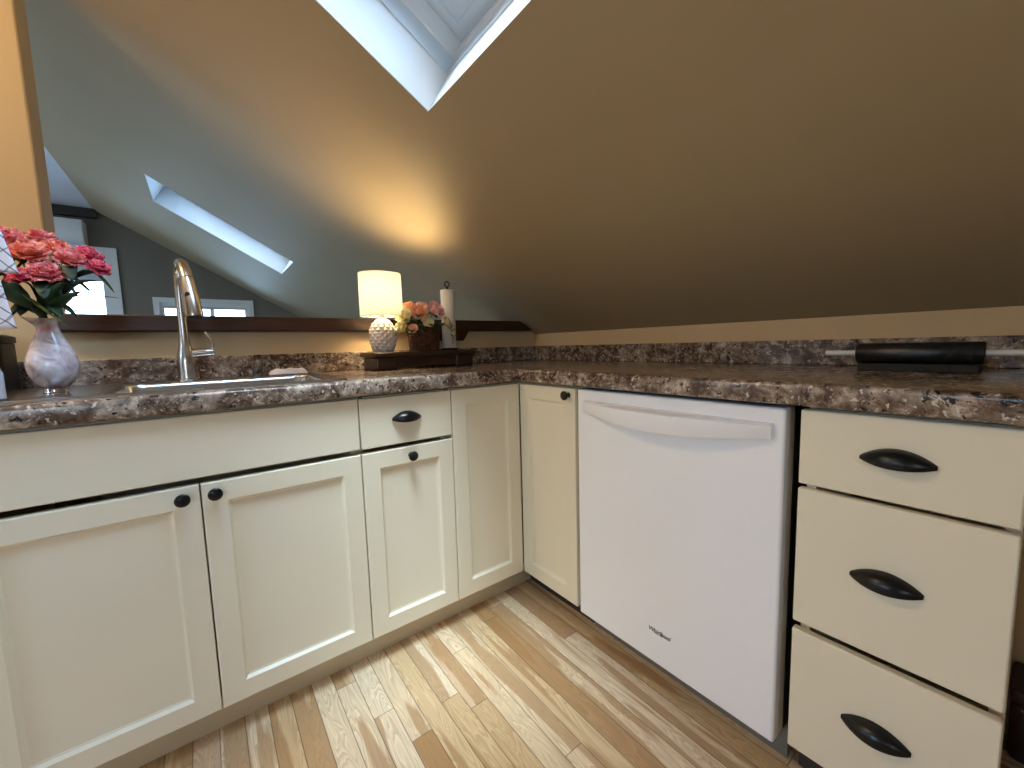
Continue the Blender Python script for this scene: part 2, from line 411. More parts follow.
# skylights: shaft, frame, sash and glass along the slope normal
cs, sn = math.cos(math.radians(30)), math.sin(math.radians(30))
def skylight(n, s):
    x0, x1, y0, y1 = s                     # x1 is the low end
    L = (x1 - x0) / cs; W = y1 - y0
    # local axes: a up the slope (-x), b along y, n outwards
    T = Matrix(((-cs, 0, sn, x1), (0, 1, 0, y0), (sn, 0, cs, zs(x1)), (0, 0, 0, 1)))
    e = bpy.data.objects.new('window_%d' % n, None); COL.objects.link(e); e.matrix_world = T; struct(e)
    def ring(bm, i0, i1, n0, n1):          # ring between insets i0 (outer) and i1 (inner)
        for a0, a1, b0, b1 in ((i0, i1, i0, W - i0), (L - i1, L - i0, i0, W - i0), (i1, L - i1, i0, i1), (i1, L - i1, W - i1, W - i0)):
            box(bm, a0, a1, b0, b1, n0, n1)
        return bm
    build('shaft', ring(B(), -0.03, 0.0, 0.003, 0.14), M['white'], e, smooth=False)
    bm = ring(B(), -0.03, 0.004, 0.14, 0.19); build('frame', bm, M['frame'], e, smooth=False)
    ring_bm = ring(B(), -0.03, 0.012, 0.19, 0.245); build('jamb', ring_bm, M['white'], e, smooth=False)
    bm = ring(B(), 0.0, 0.085, 0.245, 0.285); ring(bm, 0.03, 0.05, 0.238, 0.245)
    build('sash', bm, M['frame'], e, smooth=False)
    g = B(); box(g, 0.08, L - 0.08, 0.08, W - 0.08, 0.262, 0.268); build('glass', g, M['glass'], e, smooth=False)
    # sampling portal for the sky
    ld = bpy.data.lights.new('skylight_portal', 'AREA'); ld.shape = 'RECTANGLE'; ld.size = L - 0.16; ld.size_y = W - 0.16
    ld.cycles.is_portal = True
    lo = bpy.data.objects.new('skylight_portal', ld); COL.objects.link(lo)
    lo.matrix_world = T @ Matrix.Translation((L / 2, W / 2, 0.30))
skylight(1, SKY[0]); skylight(2, SKY[1])
def portal(x0, x1, z0, z1, y, sgn):
    ld = bpy.data.lights.new('window_portal', 'AREA'); ld.shape = 'RECTANGLE'; ld.size = x1 - x0; ld.size_y = z1 - z0
    ld.cycles.is_portal = True
    lo = bpy.data.objects.new('window_portal', ld); COL.objects.link(lo)
    lo.location = ((x0 + x1) / 2, y, (z0 + z1) / 2); lo.rotation_euler = (PI / 2 * (-1 if sgn > 0 else 1), 0, 0)
portal(*GW[0], YG + .12, 1); portal(*GW[1], YG + .12, 1); portal(*FILL_WIN[0], YB - .12, -1)

# ------------------------------------------------------------------ cabinets
HC = 0.869            # cabinet top
def knob_bm(x, y, z):
    bm = B(); R = Matrix.Translation((x, y, z)) @ Matrix.Rotation(PI / 2, 4, 'X')
    lathe(bm, [(0.009, 0.0), (0.0085, 0.002), (0.006, 0.006), (0.006, 0.012), (0.012, 0.016), (0.0155, 0.020), (0.0155, 0.024), (0.012, 0.0275), (0.005, 0.029)], seg=24, mat=R); return bm
def pull_bm(x, y, z, w=0.102):
    """cup pull: half dome open underneath, tips drawn out flat on the drawer"""
    bm = B(); nu, nv = 28, 9; out = []; inn = []
    for k, (th, tgt) in enumerate(((0.0, out), (0.003, inn))):
        for i in range(nu + 1):
            u = -1 + 2 * i / nu; r = max(0.0, (1 - abs(u) ** 2.0)) ** 0.95
            h = 0.0045 + 0.0205 * r - th; d = 0.0045 + 0.0235 * r - th
            row = []
            for j in range(nv + 1):
                a = math.radians(92 - 112 * j / nv)
                row.append(bm.verts.new((x + u * (w / 2 - th * 0.5), y - max(0.0006, d * math.cos(a)), z + h * math.sin(a))))
            tgt.append(row)
    for g in (out, inn):
        for i in range(nu):
            for j in range(nv): bm.faces.new((g[i][j], g[i + 1][j], g[i + 1][j + 1], g[i][j + 1]))
    for i in range(nu):
        for j in (0, nv): bm.faces.new((out[i][j], out[i + 1][j], inn[i + 1][j], inn[i][j]))
    for i in (0, nu):
        for j in range(nv): bm.faces.new((out[i][j], out[i][j + 1], inn[i][j + 1], inn[i][j]))
    return bm
def shaker(parent, x0, x1, z0, z1, rail=0.052, name='door'):
    """framed door, front at y=0, with a recessed flat panel"""
    def rect(ins, y): return [(x0 + ins, y, z0 + ins), (x1 - ins, y, z0 + ins), (x1 - ins, y, z1 - ins), (x0 + ins, y, z1 - ins)]
    bm = loops(B(), [rect(0, .019), rect(0, .003), rect(.001, .001), rect(.003, 0), rect(rail, 0), rect(rail + .0015, .002), rect(rail + .006, .0085), rect(rail + .010, .0095), rect(rail + .010, .019), rect(0, .019)])
    d = build(name, bm, M['cabinet'], parent, smooth=False)
    build('panel', boxed(x0 + rail + .008, x1 - rail - .008, .0105, .017, z0 + rail + .008, z1 - rail - .008), M['cabinet'], d, smooth=False)
    return d
def slab(parent, x0, x1, z0, z1, name='drawer'):
    return build(name, boxed(x0, x1, 0, .019, z0, z1), M['cabinet'], parent, bevel=0.003, seg=2)
def carcass(parent, x0, x1, depth=0.60, open_top=False, z0=0.10):
    bm = B(); t = .018
    box(bm, x0, x0 + t, .058, depth, z0, HC); box(bm, x1 - t, x1, .058, depth, z0, HC)
    box(bm, x0 + t, x1 - t, .021, depth, z0, z0 + t); box(bm, x0 + t, x1 - t, depth - .008, depth, z0 + t, HC)
    if not open_top: box(bm, x0 + t, x1 - t, .021, depth - .01, HC - t, HC)
    # face frame
    box(bm, x0 + t, x1 - t, .042, .056, HC - .028, HC)
    return build('body', bm, M['cabinet'], parent, smooth=False)
def toe(parent, x0, x1, mat='toe', y=.065): build('toe_kick', boxed(x0, x1, y, y + .015, 0, .10), M[mat], parent, smooth=False)

g = .0016
# sink base
t = thing('sink_cabinet', 'wide cream double-door cabinet with a false front under the sink', 'cabinet', (-1.0007, 0, 0))
carcass(t, -.388, .3885, open_top=True); toe(t, -.388, .3885)
slab(t, -.388 + g, .3885 - g, .713, .868, 'false_front')
d = shaker(t, -.388 + g, -g, .098, .697); build('knob', knob_bm(-.034, 0, .671), M['black'], d)
d = shaker(t, g, .3885 - g, .098, .697); build('knob', knob_bm(.029, 0, .671), M['black'], d)
# narrow end cabinet carrying the left end of the counter
t = thing('end_cabinet', 'narrow cream cabinet with one door left of the sink cabinet', 'cabinet', (-1.505, 0, 0))
carcass(t, -.112, .1155); toe(t, -.112, .1155)
d = shaker(t, -.112 + g, .1155 - g, .098, .866); build('knob', knob_bm(.085, 0, .83), M['black'], d)
# drawer over door
t = thing('drawer_cabinet', 'narrow cream cabinet with one drawer above a door, beside the sink cabinet', 'cabinet', (-.4562, 0, 0))
carcass(t, -.156, .156); toe(t, -.156, .156)
d = slab(t, -.156 + g, .156 - g, .711, .866); build('cup_pull', pull_bm(-.008, 0, .790, .098), M['black'], d)
d = shaker(t, -.156 + g, .156 - g, .098, .697); build('knob', knob_bm(0, 0, .668), M['black'], d)
# corner cabinet with a folding pair of doors
t = thing('corner_cabinet', 'cream corner cabinet with two tall narrow doors meeting at the inside corner', 'cabinet', (0, 0, 0))
bm = B(); tk = .018
box(bm, -.3003, -.2823, .021, .60, .10, HC); box(bm, .021, .60, -.298, -.280, .10, HC)
box(bm, -.2823, .60, .582, .60, .10, HC); box(bm, .582, .60, -.280, .582, .10, HC)
box(bm, -.2823, .582, .021, .582, .10, .118); box(bm, .021, .582, -.280, .021, .10, .118)
box(bm, -.2823, .0385, .0205, .038, HC - .028, HC); box(bm, .0205, .038, -.28, .0205, HC - .028, HC)
build('body', bm, M['cabinet'], t, smooth=False)
bm = B(); box(bm, -.3003, .10, .065, .08, 0, .10); build('toe_kick', bm, M['toe'], t, smooth=False)
bm = B(); box(bm, .0851, .10, -.298, .064, 0, .10); build('toe_kick', bm, M['darkstrip'], t, smooth=False)  # dark tone paints in the shade below the turned door
shaker(t, -.3003 + g, -.0012, .098, .866, 0.056)
e = bpy.data.objects.new('folding_door', None); e.rotation_euler = (0, 0, -PI / 2); place(e, t)
d = shaker(e, .0012 + .0, .298 - g, .098, .866, 0.052, 'door'); build('knob', knob_bm(.268, 0, .842), M['black'], d)
# flatten: the turned door itself is the part
for c in list(e.children):
    c.parent = t; c.rotation_euler = (0, 0, -PI / 2)
bpy.data.objects.remove(e)
# drawer base on the right run
t = thing('drawer_cabinet', 'cream three-drawer cabinet right of the white dishwasher', 'cabinet', (0, -.9338, 0), -PI / 2)
WD = .2921
carcass(t, 0, WD + .0008); toe(t, 0, WD + .0008, 'darkstrip', .085)  # toe kick in dark tone, painting the shade below the drawers
for z0, z1, zp, xp in ((.7125, .868, .788, .149), (.4085, .7030, .556, .144), (.112, .3910, .252, .143)):
    d = slab(t, .001, WD, z0, z1); build('cup_pull', pull_bm(xp, 0, zp), M['black'], d)

# dishwasher
t = thing('dishwasher', 'white built-in dishwasher with a bowed white handle', 'dishwasher', (0, -.3085, 0), -PI / 2)
WW = .603
build('tub', boxed(.006, WW - .004, .0605, .58, .09, .862), M['gasket'], t, smooth=False)
d = build('door', boxed(.0, .599, 0, .060, .087, .866), M['appliance'], t, bevel=.006, seg=3)
bm = B(); n = 32; rows = []
for i in range(n + 1):
    s = i / n; x = .034 + s * (.578 - .034); b = .014 + .046 * math.sin(PI * s) ** 0.9
    zt, zb = .832, .797 - .020 * math.sin(PI * s)
    rows.append([bm.verts.new(p) for p in ((x, -.0005, zt), (x, -b + .006, zt), (x, -b, zt - .005), (x, -b, zb + .006), (x, -b + .005, zb), (x, -b + .014, zb), (x, -b + .014, zt - .012), (x, -.0005, zt - .012))])
for a, b in zip(rows, rows[1:]):
    for j in range(8): bm.faces.new((a[j], a[(j + 1) % 8], b[(j + 1) % 8], b[j]))
bm.faces.new(rows[0]); bm.faces.new(rows[-1])
build('handle', bm, M['appliance'], d)
build('toe_panel', boxed(.0, WW, .080, .095, .0, .085), M['greyplastic'], t, smooth=False)
def lettering(txt, size, mat, parent, loc, rot, shear=0.0, sx=1.0, name='lettering'):
    cu = bpy.data.curves.new('txt', 'FONT'); cu.body = txt; cu.size = size; cu.extrude = .0003; cu.shear = shear
    cu.align_x = 'CENTER'; cu.align_y = 'CENTER'; cu.offset = size * .012
    tmp = bpy.data.objects.new('txt', cu); COL.objects.link(tmp)
    bpy.context.view_layer.update()
    me = bpy.data.meshes.new_from_object(tmp.evaluated_get(bpy.context.evaluated_depsgraph_get()))
    bpy.data.objects.remove(tmp); bpy.data.curves.remove(cu)
    me.materials.clear(); me.materials.append(mat)
    o = bpy.data.objects.new(name, me); place(o, parent, loc); o.rotation_euler = rot; o.scale = (sx, 1, 1); return o
lettering('Whirlpool', .0165, M['letter'], d, (.307, -.0006, .188), (PI / 2, 0, 0), 0.15)
bm = B(); tube(bm, [(.307 + .017 * math.cos(a) - .006, -.0006, .190 + .0085 * math.sin(a)) for a in [math.radians(150 + 8 * k) for k in range(33)]], .0005, 5)
build('emblem_arc', bm, M['letter'], d)

# ------------------------------------------------------------------ countertop
ZC0, ZC1 = .8763, .924
t = thing('countertop', 'brown speckled stone-look L-shaped countertop with a low backsplash', 'countertop', (0, 0, 0))
xs = [-1.63, -1.385, -.635, -.025, XE - .0005]; ysl = [-1.75, -.025, .045, .545, .6215]
bm = B(); V = {}
for i, x in enumerate(xs):
    for j, y in enumerate(ysl): V[i, j] = bm.verts.new((x, y, ZC1))
F = []
for i in range(4):
    for j in range(4):
        if (i < 3 and j == 0) or (i == 1 and j == 2): continue
        F.append(bm.faces.new((V[i, j], V[i + 1, j], V[i + 1, j + 1], V[i, j + 1])))
for v in [v for v in bm.verts if not v.link_faces]: bm.verts.remove(v)
ex = bmesh.ops.extrude_face_region(bm, geom=F)
bmesh.ops.translate(bm, vec=(0, 0, ZC0 - ZC1), verts=[v for v in ex['geom'] if isinstance(v, bmesh.types.BMVert)])
bmesh.ops.recalc_face_normals(bm, faces=bm.faces[:])
def fr(v): return abs(v.co.x + .025) < 1e-5 and v.co.y < -.02 or abs(v.co.y + .025) < 1e-5 and v.co.x < -.02
top = [e for e in bm.edges if all(fr(v) and v.co.z > .92 for v in e.verts) and len(e.link_faces) == 2 and abs(e.link_faces[0].normal.z - e.link_faces[1].normal.z) > .5]
bot = [e for e in bm.edges if all(fr(v) and v.co.z < .88 for v in e.verts) and len(e.link_faces) == 2 and abs(e.link_faces[0].normal.z - e.link_faces[1].normal.z) > .5]
bmesh.ops.bevel(bm, geom=top + bot, offset=.011, segments=5, affect='EDGES', profile=.5)
build('worktop', bm, M['granite'], t)
build('backsplash', boxed(-1.63, .603, .603, .6215, ZC1 + .0003, 1.005), M['granite'], t, bevel=.003)
build('backsplash', boxed(.603, .6215, -1.75, .6215, ZC1 + .0003, 1.005), M['granite'], t, bevel=.003)
build('support_panel', boxed(.02, .6205, -1.74, -1.722, 0, ZC0 - .0003), M['cabinet'], t, smooth=False)

# ------------------------------------------------------------------ sink and tap
t = thing('sink', 'stainless steel drop-in sink with a flat drainboard end', 'sink', (-1.01, .295, ZC1))
def rr(i, z, a=(-.392, .392, -.262, .262)): return rrect(a[0] + i, a[1] - i, a[2] + i, a[3] - i, .045 - i * .5, z)
inn = (-.155, .345, -.222, .130)
bm = loops(B(), [rr(0, .0004), rr(.001, .004), rr(.006, .006), rr(.018, .0045), rrect(inn[0] - .006, inn[1] + .006, inn[2] - .006, inn[3] + .006, .05, .0045), rrect(*inn, .05, .001),
                 rrect(inn[0] + .004, inn[1] - .004, inn[2] + .004, inn[3] - .004, .05, -.01), rrect(inn[0] + .012, inn[1] - .012, inn[2] + .012, inn[3] - .012, .05, -.18),
                 rrect(inn[0] + .04, inn[1] - .04, inn[2] + .04, inn[3] - .04, .04, -.195)], cap1=True)
build('basin', bm, M['steel'], t)
bm = B(); lathe(bm, [(.04, 0), (.042, .002), (.034, .003), (.03, -.0005)], (.095, -.04, -.195)); build('drain', bm, M['chrome'], t)

t = thing('faucet', 'brushed nickel pull-down faucet with side lever behind the sink', 'faucet', (-1.015, .49, ZC1 + .0048))
bm = B(); lathe(bm, [(.030, 0), (.030, .004), (.0265, .007), (.0255, .03), (.0262, .055), (.0245, .078), (.0195, .100), (.0152, .122), (.0132, .15), (.0125, .18)], seg=32); build('body', bm, M['nickel'], t)
path = spline([(0, 0, .16), (0, 0, .28), (.0015, -.010, .335), (.006, -.038, .366), (.0135, -.072, .368), (.020, -.104, .345), (.0245, -.122, .315)], 8)
bm = tube(B(), path, [.0125] * 25 + [.0130, .0134, .0138, .0142, .0146, .0150, .0152, .0155] + [.016] * 8 + [.0165] * 8, 18); build('spout', bm, M['nickel'], t)
hp = [(.0245, -.122, .315), (.027, -.130, .29), (.0305, -.139, .25), (.034, -.147, .205), (.0345, -.148, .198)]
sh = build('spray_head', tube(B(), hp, [.0168, .019, .0220, .0240, .0225], 24), M['nickel'], t)
bm = tube(B(), [(.0345, -.148, .199), (.035, -.1495, .192)], [.0195, .0185], 24); build('nozzle', bm, M['gasket'], sh)
bm = B(); R = Matrix.Translation((.0235, -.1535, .258)) @ Matrix.Rotation(math.radians(-12), 4, 'Z') @ Matrix.Rotation(math.radians(90 + 12), 4, 'X') @ Matrix.Diagonal((.0075, .0145, 1, 1))
lathe(bm, [(.99, -.006), (1, .0), (.9, .0025), (.5, .0035)], seg=20, mat=R); build('button', bm, M['gasket'], sh)
bm = tube(B(), [(.018, -.004, .088), (.05, -.006, .090), (.074, -.007, .091), (.078, -.007, .0915)], [.0145, .0140, .0140, .011], 18)
lv = build('lever_hub', bm, M['nickel'], t)
bm = tube(B(), spline([(.070, -.007, .098), (.074, -.009, .115), (.068, -.012, .135), (.056, -.014, .158)], 5), [.0045] * 5 + [.0048] * 10 + [.004], 10)
build('lever', bm, M['nickel'], lv)

# small things at the right end of the sink
t = thing('glass_tumbler', 'small clear glass tumbler standing behind the sink', 'glass', (-.815, .525, ZC1 + .0048))
bm = B(); lathe(bm, [(.001, 0), (.014, 0), (.016, .004), (.0185, .055), (.0175, .055), (.0145, .008), (.001, .007)], seg=24, cap=False); build('tumbler_bowl', bm, M['clear'], t)
bm = B(); lathe(bm, [(.012, .0085), (.0142, .0095), (.0152, .022), (.001, .0222)], seg=20); build('soap_dregs', bm, M['soapwhite'], t)
bm = B(); nx, ny = 22, 10; top_, bo = [], []
for i in range(nx + 1):
    for j in range(ny + 1):
        u, w = i / nx * 2 - 1, j / ny * 2 - 1
        x, y = u * .062, w * .030; e_ = max(abs(u) ** 6, abs(w) ** 4)
        z = .015 * (1 - e_) ** .5 if e_ < 1 else 0
        z += (.0025 * math.sin(u * 9 + w * 3) + .002 * math.sin(w * 8)) * (1 - e_)
        top_.append(bm.verts.new((x, y, .003 + max(z, .0)))); bo.append(bm.verts.new((x, y, .0)))
W_ = ny + 1
for i in range(nx):
    for j in range(ny):
        a = i * W_ + j; bm.faces.new((top_[a], top_[a + W_], top_[a + W_ + 1], top_[a + 1])); bm.faces.new((bo[a], bo[a + 1], bo[a + W_ + 1], bo[a + W_]))
for i in range(nx):
    for j in (0, ny): a = i * W_ + j; bm.faces.new((top_[a], bo[a], bo[a + W_], top_[a + W_]))
for j in range(ny):
    for i in (0, nx): a = i * W_ + j; bm.faces.new((top_[a], top_[a + 1], bo[a + 1], bo[a]))
o = build('folded_dishcloth', bm, M['cloth'], None, (-.720, .485, ZC1 + .0066)); o.rotation_euler = (0, 0, -.05)
tag(o, 'folded white dishcloth lying on the right end of the sink', 'dishcloth')

# ------------------------------------------------------------------ ledge on the low wall
t = thing('wall_ledge', 'reddish dark wooden ledge board capping the low wall', 'ledge', (0, 0, 0))
bm = prism_y(B(), [(-1.319, 1.0955), (.57, 1.0955), (.555, 1.108), (.525, 1.128), (.490, 1.146), (.478, 1.149), (-1.319, 1.149)], .588, .772)
build('board', bm, M['ledge'], t, bevel=.004)
bm = B()
a = [bm.verts.new(p) for p in ((-.06, .6217, 1.0953), (.143, .6217, 1.0953), (.12, .6217, 1.045), (-.04, .6217, 1.045))]
b = [bm.verts.new((v.co.x, .590 if k < 2 else .612, v.co.z)) for k, v in enumerate(a)]
bm.faces.new(a); bm.faces.new(b[::-1])
for i in range(4): bm.faces.new((a[i], a[(i + 1) % 4], b[(i + 1) % 4], b[i]))
build('corbel', bm, M['riser'], t, bevel=.003)

# ------------------------------------------------------------------ riser with lamp, basket, paper towels
ZR = 0.999
t = thing('wooden_riser', 'dark walnut serving riser on the counter corner', 'riser', (-.185, .485, ZC1))
bm = boxed(-.242, .238, -.095, .095, .055, ZR - ZC1); build('board', bm, M['riser'], t, bevel=.006, seg=3)
for sx in (-1, 1):
    bm = B(); box(bm, sx * .185 - .045, sx * .185 + .045, -.082, .082, .0004, .0549)
    build('foot', bm, M['riser'], t, bevel=.006)
build('apron', boxed(-.1395, .1395, -.074, -.060, .010, .0549), M['riser'], t, smooth=False)

LX, LY = -.356, .475
t = thing('table_lamp', 'lit table lamp with a white drum shade and ridged white egg-shaped base', 'lamp', (LX, LY, ZR + .0004))
prof = [(.036, 0), (.045, .012), (.0525, .034), (.0565, .060), (.0555, .086), (.048, .110), (.034, .130), (.020, .142), (.012, .146)]
bm = B(); n = 22; rings = []; ROWS = 11
def egg(z):
    for (r0, z0), (r1, z1) in zip(prof, prof[1:]):
        if z0 <= z <= z1: return r0 + (r1 - r0) * (z - z0) / (z1 - z0)
    return prof[-1][0]
for k in range(ROWS + 1):
    z = .146 * k / ROWS; r = egg(z)
    rings.append([bm.verts.new(((r + q) * math.cos(2 * PI * i / n), (r + q) * math.sin(2 * PI * i / n), z))
                  for i in range(n) for q in ((0 if k in (0, ROWS) else (.0035 if (i + k) % 2 else -.0035) * min(1, r / .05)),)])
for k in range(ROWS):
    a, b = rings[k], rings[k + 1]
    for i in range(n):
        j = (i + 1) % n
        if (i + k) % 2 == 0: bm.faces.new((a[i], a[j], b[j])); bm.faces.new((a[i], b[j], b[i]))
        else: bm.faces.new((a[i], a[j], b[i])); bm.faces.new((a[j], b[j], b[i]))
bm.faces.new(rings[0]); bm.faces.new(rings[-1])
build('base', bm, M['ceramic'], t, smooth=False)
bm = B(); lathe(bm, [(.011, .1462), (.011, .17), (.016, .172), (.016, .205), (.012, .207)], seg=20); build('socket', bm, M['nickel'], t)
bm = B(); lathe(bm, [(.087, .150), (.0855, .328), (.0845, .328), (.086, .150), (.087, .150)], seg=48, cap=False); sh = build('lamp_shade', bm, M['lampshade'], t)
for zc, rc in ((.151, .0855), (.327, .0842)):
    build('wire_ring', tube(B(), [(rc * math.cos(2 * PI * k / 40), rc * math.sin(2 * PI * k / 40), zc) for k in range(41)], .0012, 6, False), M['nickel'], sh)
bm = B()
for k in range(3): tube(bm, [(0, 0, .1715), (.0855 * math.cos(k * 2.094), .0855 * math.sin(k * 2.094), .152)], .001, 6)
build('spider', bm, M['nickel'], sh)
bm = B(); lathe(bm, [(.012, .2075), (.015, .225), (.027, .248), (.032, .264), (.028, .281), (.015, .291), (.004, .294)], seg=20)
build('bulb', bm, glow('warm bulb', (1.0, .74, .40, 1), 210.0), t)

BX, BY = -.168, .475
t = thing('wicker_basket', 'small round brown wicker basket of roses beside the lamp', 'basket', (BX, BY, ZR + .0004))
bm = B(); n = 96; rows = 22
for wall in (0, 1):
    pass
outer = []
for j in range(rows + 1):
    z = .098 * j / rows; r0 = .064 + .010 * (j / rows)
    outer.append([(r0 + .0035 * math.sin(24 * 2 * PI * i / n / 2 + PI * j)) for i in range(n)])
vr = [[bm.verts.new((outer[j][i] * math.cos(2 * PI * i / n), outer[j][i] * math.sin(2 * PI * i / n), .098 * j / rows)) for i in range(n)] for j in range(rows + 1)]
vin = [[bm.verts.new(((.058 + .010 * j / 2) * math.cos(2 * PI * i / n), (.058 + .010 * j / 2) * math.sin(2 * PI * i / n), .006 + .092 * j / 2)) for i in range(n)] for j in range(3)]
for g_ in (vr, vin):
    for a, b in zip(g_, g_[1:]):
        for i in range(n): bm.faces.new((a[i], a[(i + 1) % n], b[(i + 1) % n], b[i]))
for i in range(n): bm.faces.new((vr[-1][i], vr[-1][(i + 1) % n], vin[-1][(i + 1) % n], vin[-1][i]))
bm.faces.new(vr[0]); bm.faces.new(vin[0])
build('woven_body', bm, M['wicker'], t, smooth=False)
bm = B()
for ph in (0, PI): tube(bm, [((.0725 + .003 * math.cos(9 * a + ph)) * math.cos(a), (.0725 + .003 * math.cos(9 * a + ph)) * math.sin(a), .099 + .003 * math.sin(9 * a + ph)) for a in [2 * PI * k / 140 for k in range(141)]], .0032, 6, False)
build('braided_rim', bm, M['wicker'], t)

TX, TY = -.024, .505
t = thing('paper_towel_holder', 'upright paper towel holder with a dark ring on top', 'holder', (TX, TY, ZR + .0004))
bm = B(); lathe(bm, [(.043, 0), (.045, .003), (.043, .008), (.010, .010)], seg=40); build('base', bm, M['darkbronze'], t)
build('post', tube(B(), [(0, 0, .009), (0, 0, .298)], .0055, 12), M['darkbronze'], t)
bm = B(); tube(bm, [(.0125 * math.cos(a), 0, .3105 + .0125 * math.sin(a)) for a in [2 * PI * k / 28 for k in range(29)]], .0026, 8, False); build('ring_finial', bm, M['darkbronze'], t)
bm = B(); lathe(bm, [(.020, .0), (.0325, .0), (.033, .001), (.033, .272), (.0325, .273), (.020, .273), (.020, .0)], seg=40, cap=False)
o = build('paper_towel_roll', bm, M['paper'], None, (TX, TY, ZR + .0108)); tag(o, 'nearly used up white paper towel roll on the upright holder', 'paper towels')

# ------------------------------------------------------------------ flowers
def petal_grid(bm, base, d, up, L, W, cup, ruff=0.0, n=5, m=6, seed=0):
    """one petal from base along d, width W, curling towards up"""
    d = Vector(d).normalized(); up = Vector(up); up = (up - d * up.dot(d)).normalized(); s = d.cross(up)
    rnd = random.Random(seed); ph = rnd.random() * 6; rows = []
    for i in range(m + 1):
        t_ = i / m; w = W * (math.sin(PI * (0.12 + 0.80 * t_)) ** 0.7) * .5; row = []
        for j in range(n + 1):
            q = j / n * 2 - 1
            h = cup * (q * q) * w * 1.2 + cup * L * .35 * t_ * t_ + ruff * math.sin(q * 7 + ph + t_ * 3) * t_ * t_
            row.append(bm.verts.new(Vector(base) + d * (L * t_ + ruff * .6 * math.sin(q * 9 + ph) * t_) + s * (w * q) + up * h))
        rows.append(row)
    for a, b in zip(rows, rows[1:]):
        for j in range(n): bm.faces.new((a[j], a[j + 1], b[j + 1], b[j]))
def ruffled(c, R, axis, seed):
    bm = B(); rnd = random.Random(seed); ax = Vector(axis).normalized(); a = ax.orthogonal().normalized(); b = ax.cross(a); c = Vector(c)
    for ring, (k, tilt, L) in enumerate(((9, 8, 1.0), (8, 30, .92), (6, 55, .75), (4, 75, .55))):
        for i in range(k):
            an = 2 * PI * (i + .5 * ring + rnd.uniform(-.2, .2)) / k; tl = math.radians(tilt + rnd.uniform(-9, 9))
            h = a * math.cos(an) + b * math.sin(an)
            d = h * math.cos(tl) + ax * math.sin(tl)
            petal_grid(bm, c + ax * (.1 * R * ring), d, ax * math.cos(tl) - h * math.sin(tl), R * L * rnd.uniform(.9, 1.1), R * .82, .35, R * .10, seed=seed * 50 + ring * 11 + i)
    return bm
def rose(c, R, axis, seed):
    bm = B(); rnd = random.Random(seed); ax = Vector(axis).normalized(); a = ax.orthogonal().normalized(); b = ax.cross(a); c = Vector(c)
    for ring, (k, tilt, L, w) in enumerate(((6, 22, 1.0, 1.15), (5, 46, .92, 1.05), (5, 64, .85, .85), (3, 80, .75, .6))):
        for i in range(k):
            an = 2 * PI * (i + .5 * ring) / k + rnd.uniform(-.12, .12); tl = math.radians(tilt)
            h = a * math.cos(an) + b * math.sin(an); d = h * math.cos(tl) + ax * math.sin(tl)
            petal_grid(bm, c, d, ax * math.cos(tl) - h * math.sin(tl), R * L, R * w, .55, R * .03, seed=seed * 50 + ring * 11 + i)
    return bm
def leaf_bm(pts, W, fold=.25):
    bm = B(); P_ = spline(pts, 4); rows = []; n = len(P_)
    for i, p in enumerate(P_):
        t_ = i / (n - 1); d = (P_[min(i + 1, n - 1)] - P_[max(i - 1, 0)]).normalized()
        s = d.cross(Vector((0, 0, 1)));
        if s.length < 1e-3: s = Vector((1, 0, 0))
        s.normalize(); u = s.cross(d); w = W * .5 * math.sin(PI * min(1, .06 + .94 * t_)) ** .8 + .0008
        rows.append([bm.verts.new(p - s * w + u * w * fold), bm.verts.new(p), bm.verts.new(p + s * w + u * w * fold)])
    for a, b in zip(rows, rows[1:]):
        for j in range(2): bm.faces.new((a[j], a[j + 1], b[j + 1], b[j]))
    return bm
def two_sided(o, th=.0006):
    m_ = o.modifiers.new('thickness', 'SOLIDIFY'); m_.thickness = th; m_.offset = 0; return o

# vase
VX, VY, VZ = -1.266, .255, ZC1 + .0049
prof = [(.0005, .0125), (.022, .0125), (.0245, .0145), (.036, .028), (.0445, .050), (.0468, .068), (.044, .088), (.0360, .112), (.026, .134), (.0200, .150), (.0182, .158), (.0192, .166), (.0232, .176), (.0272, .183)]
inner = [(.0242, .181), (.0178, .166), (.0165, .158), (.023, .134), (.0325, .112), (.040, .088), (.0428, .068), (.040, .050), (.031, .034), (.010, .024), (.0005, .024)]
bm = B(); lathe(bm, prof + inner, seg=48, cap=False)
for v in bm.verts:                       # lip pulled into a small spout to the left
    if v.co.z > .160:
        k = (v.co.z - .160) / .023; a = math.atan2(v.co.y, v.co.x)
        v.co.x -= .007 * k; f = max(0, math.cos(a - PI)) ** 3
        v.co.x -= .012 * k * f; v.co.z += .006 * k * f
o = build('vase', bm, M['vase'], None, (VX, VY, VZ)); tag(o, 'marbled pink and grey porcelain vase of pink flowers on the drainboard', 'vase')
o.modifiers.new('smooth', 'SUBSURF').render_levels = 1
bm = B(); lathe(bm, [(.021, 0), (.0225, .0015), (.0215, .006), (.0222, .011), (.021, .0123)], seg=36); build('foot', bm, M['chrome'], o)

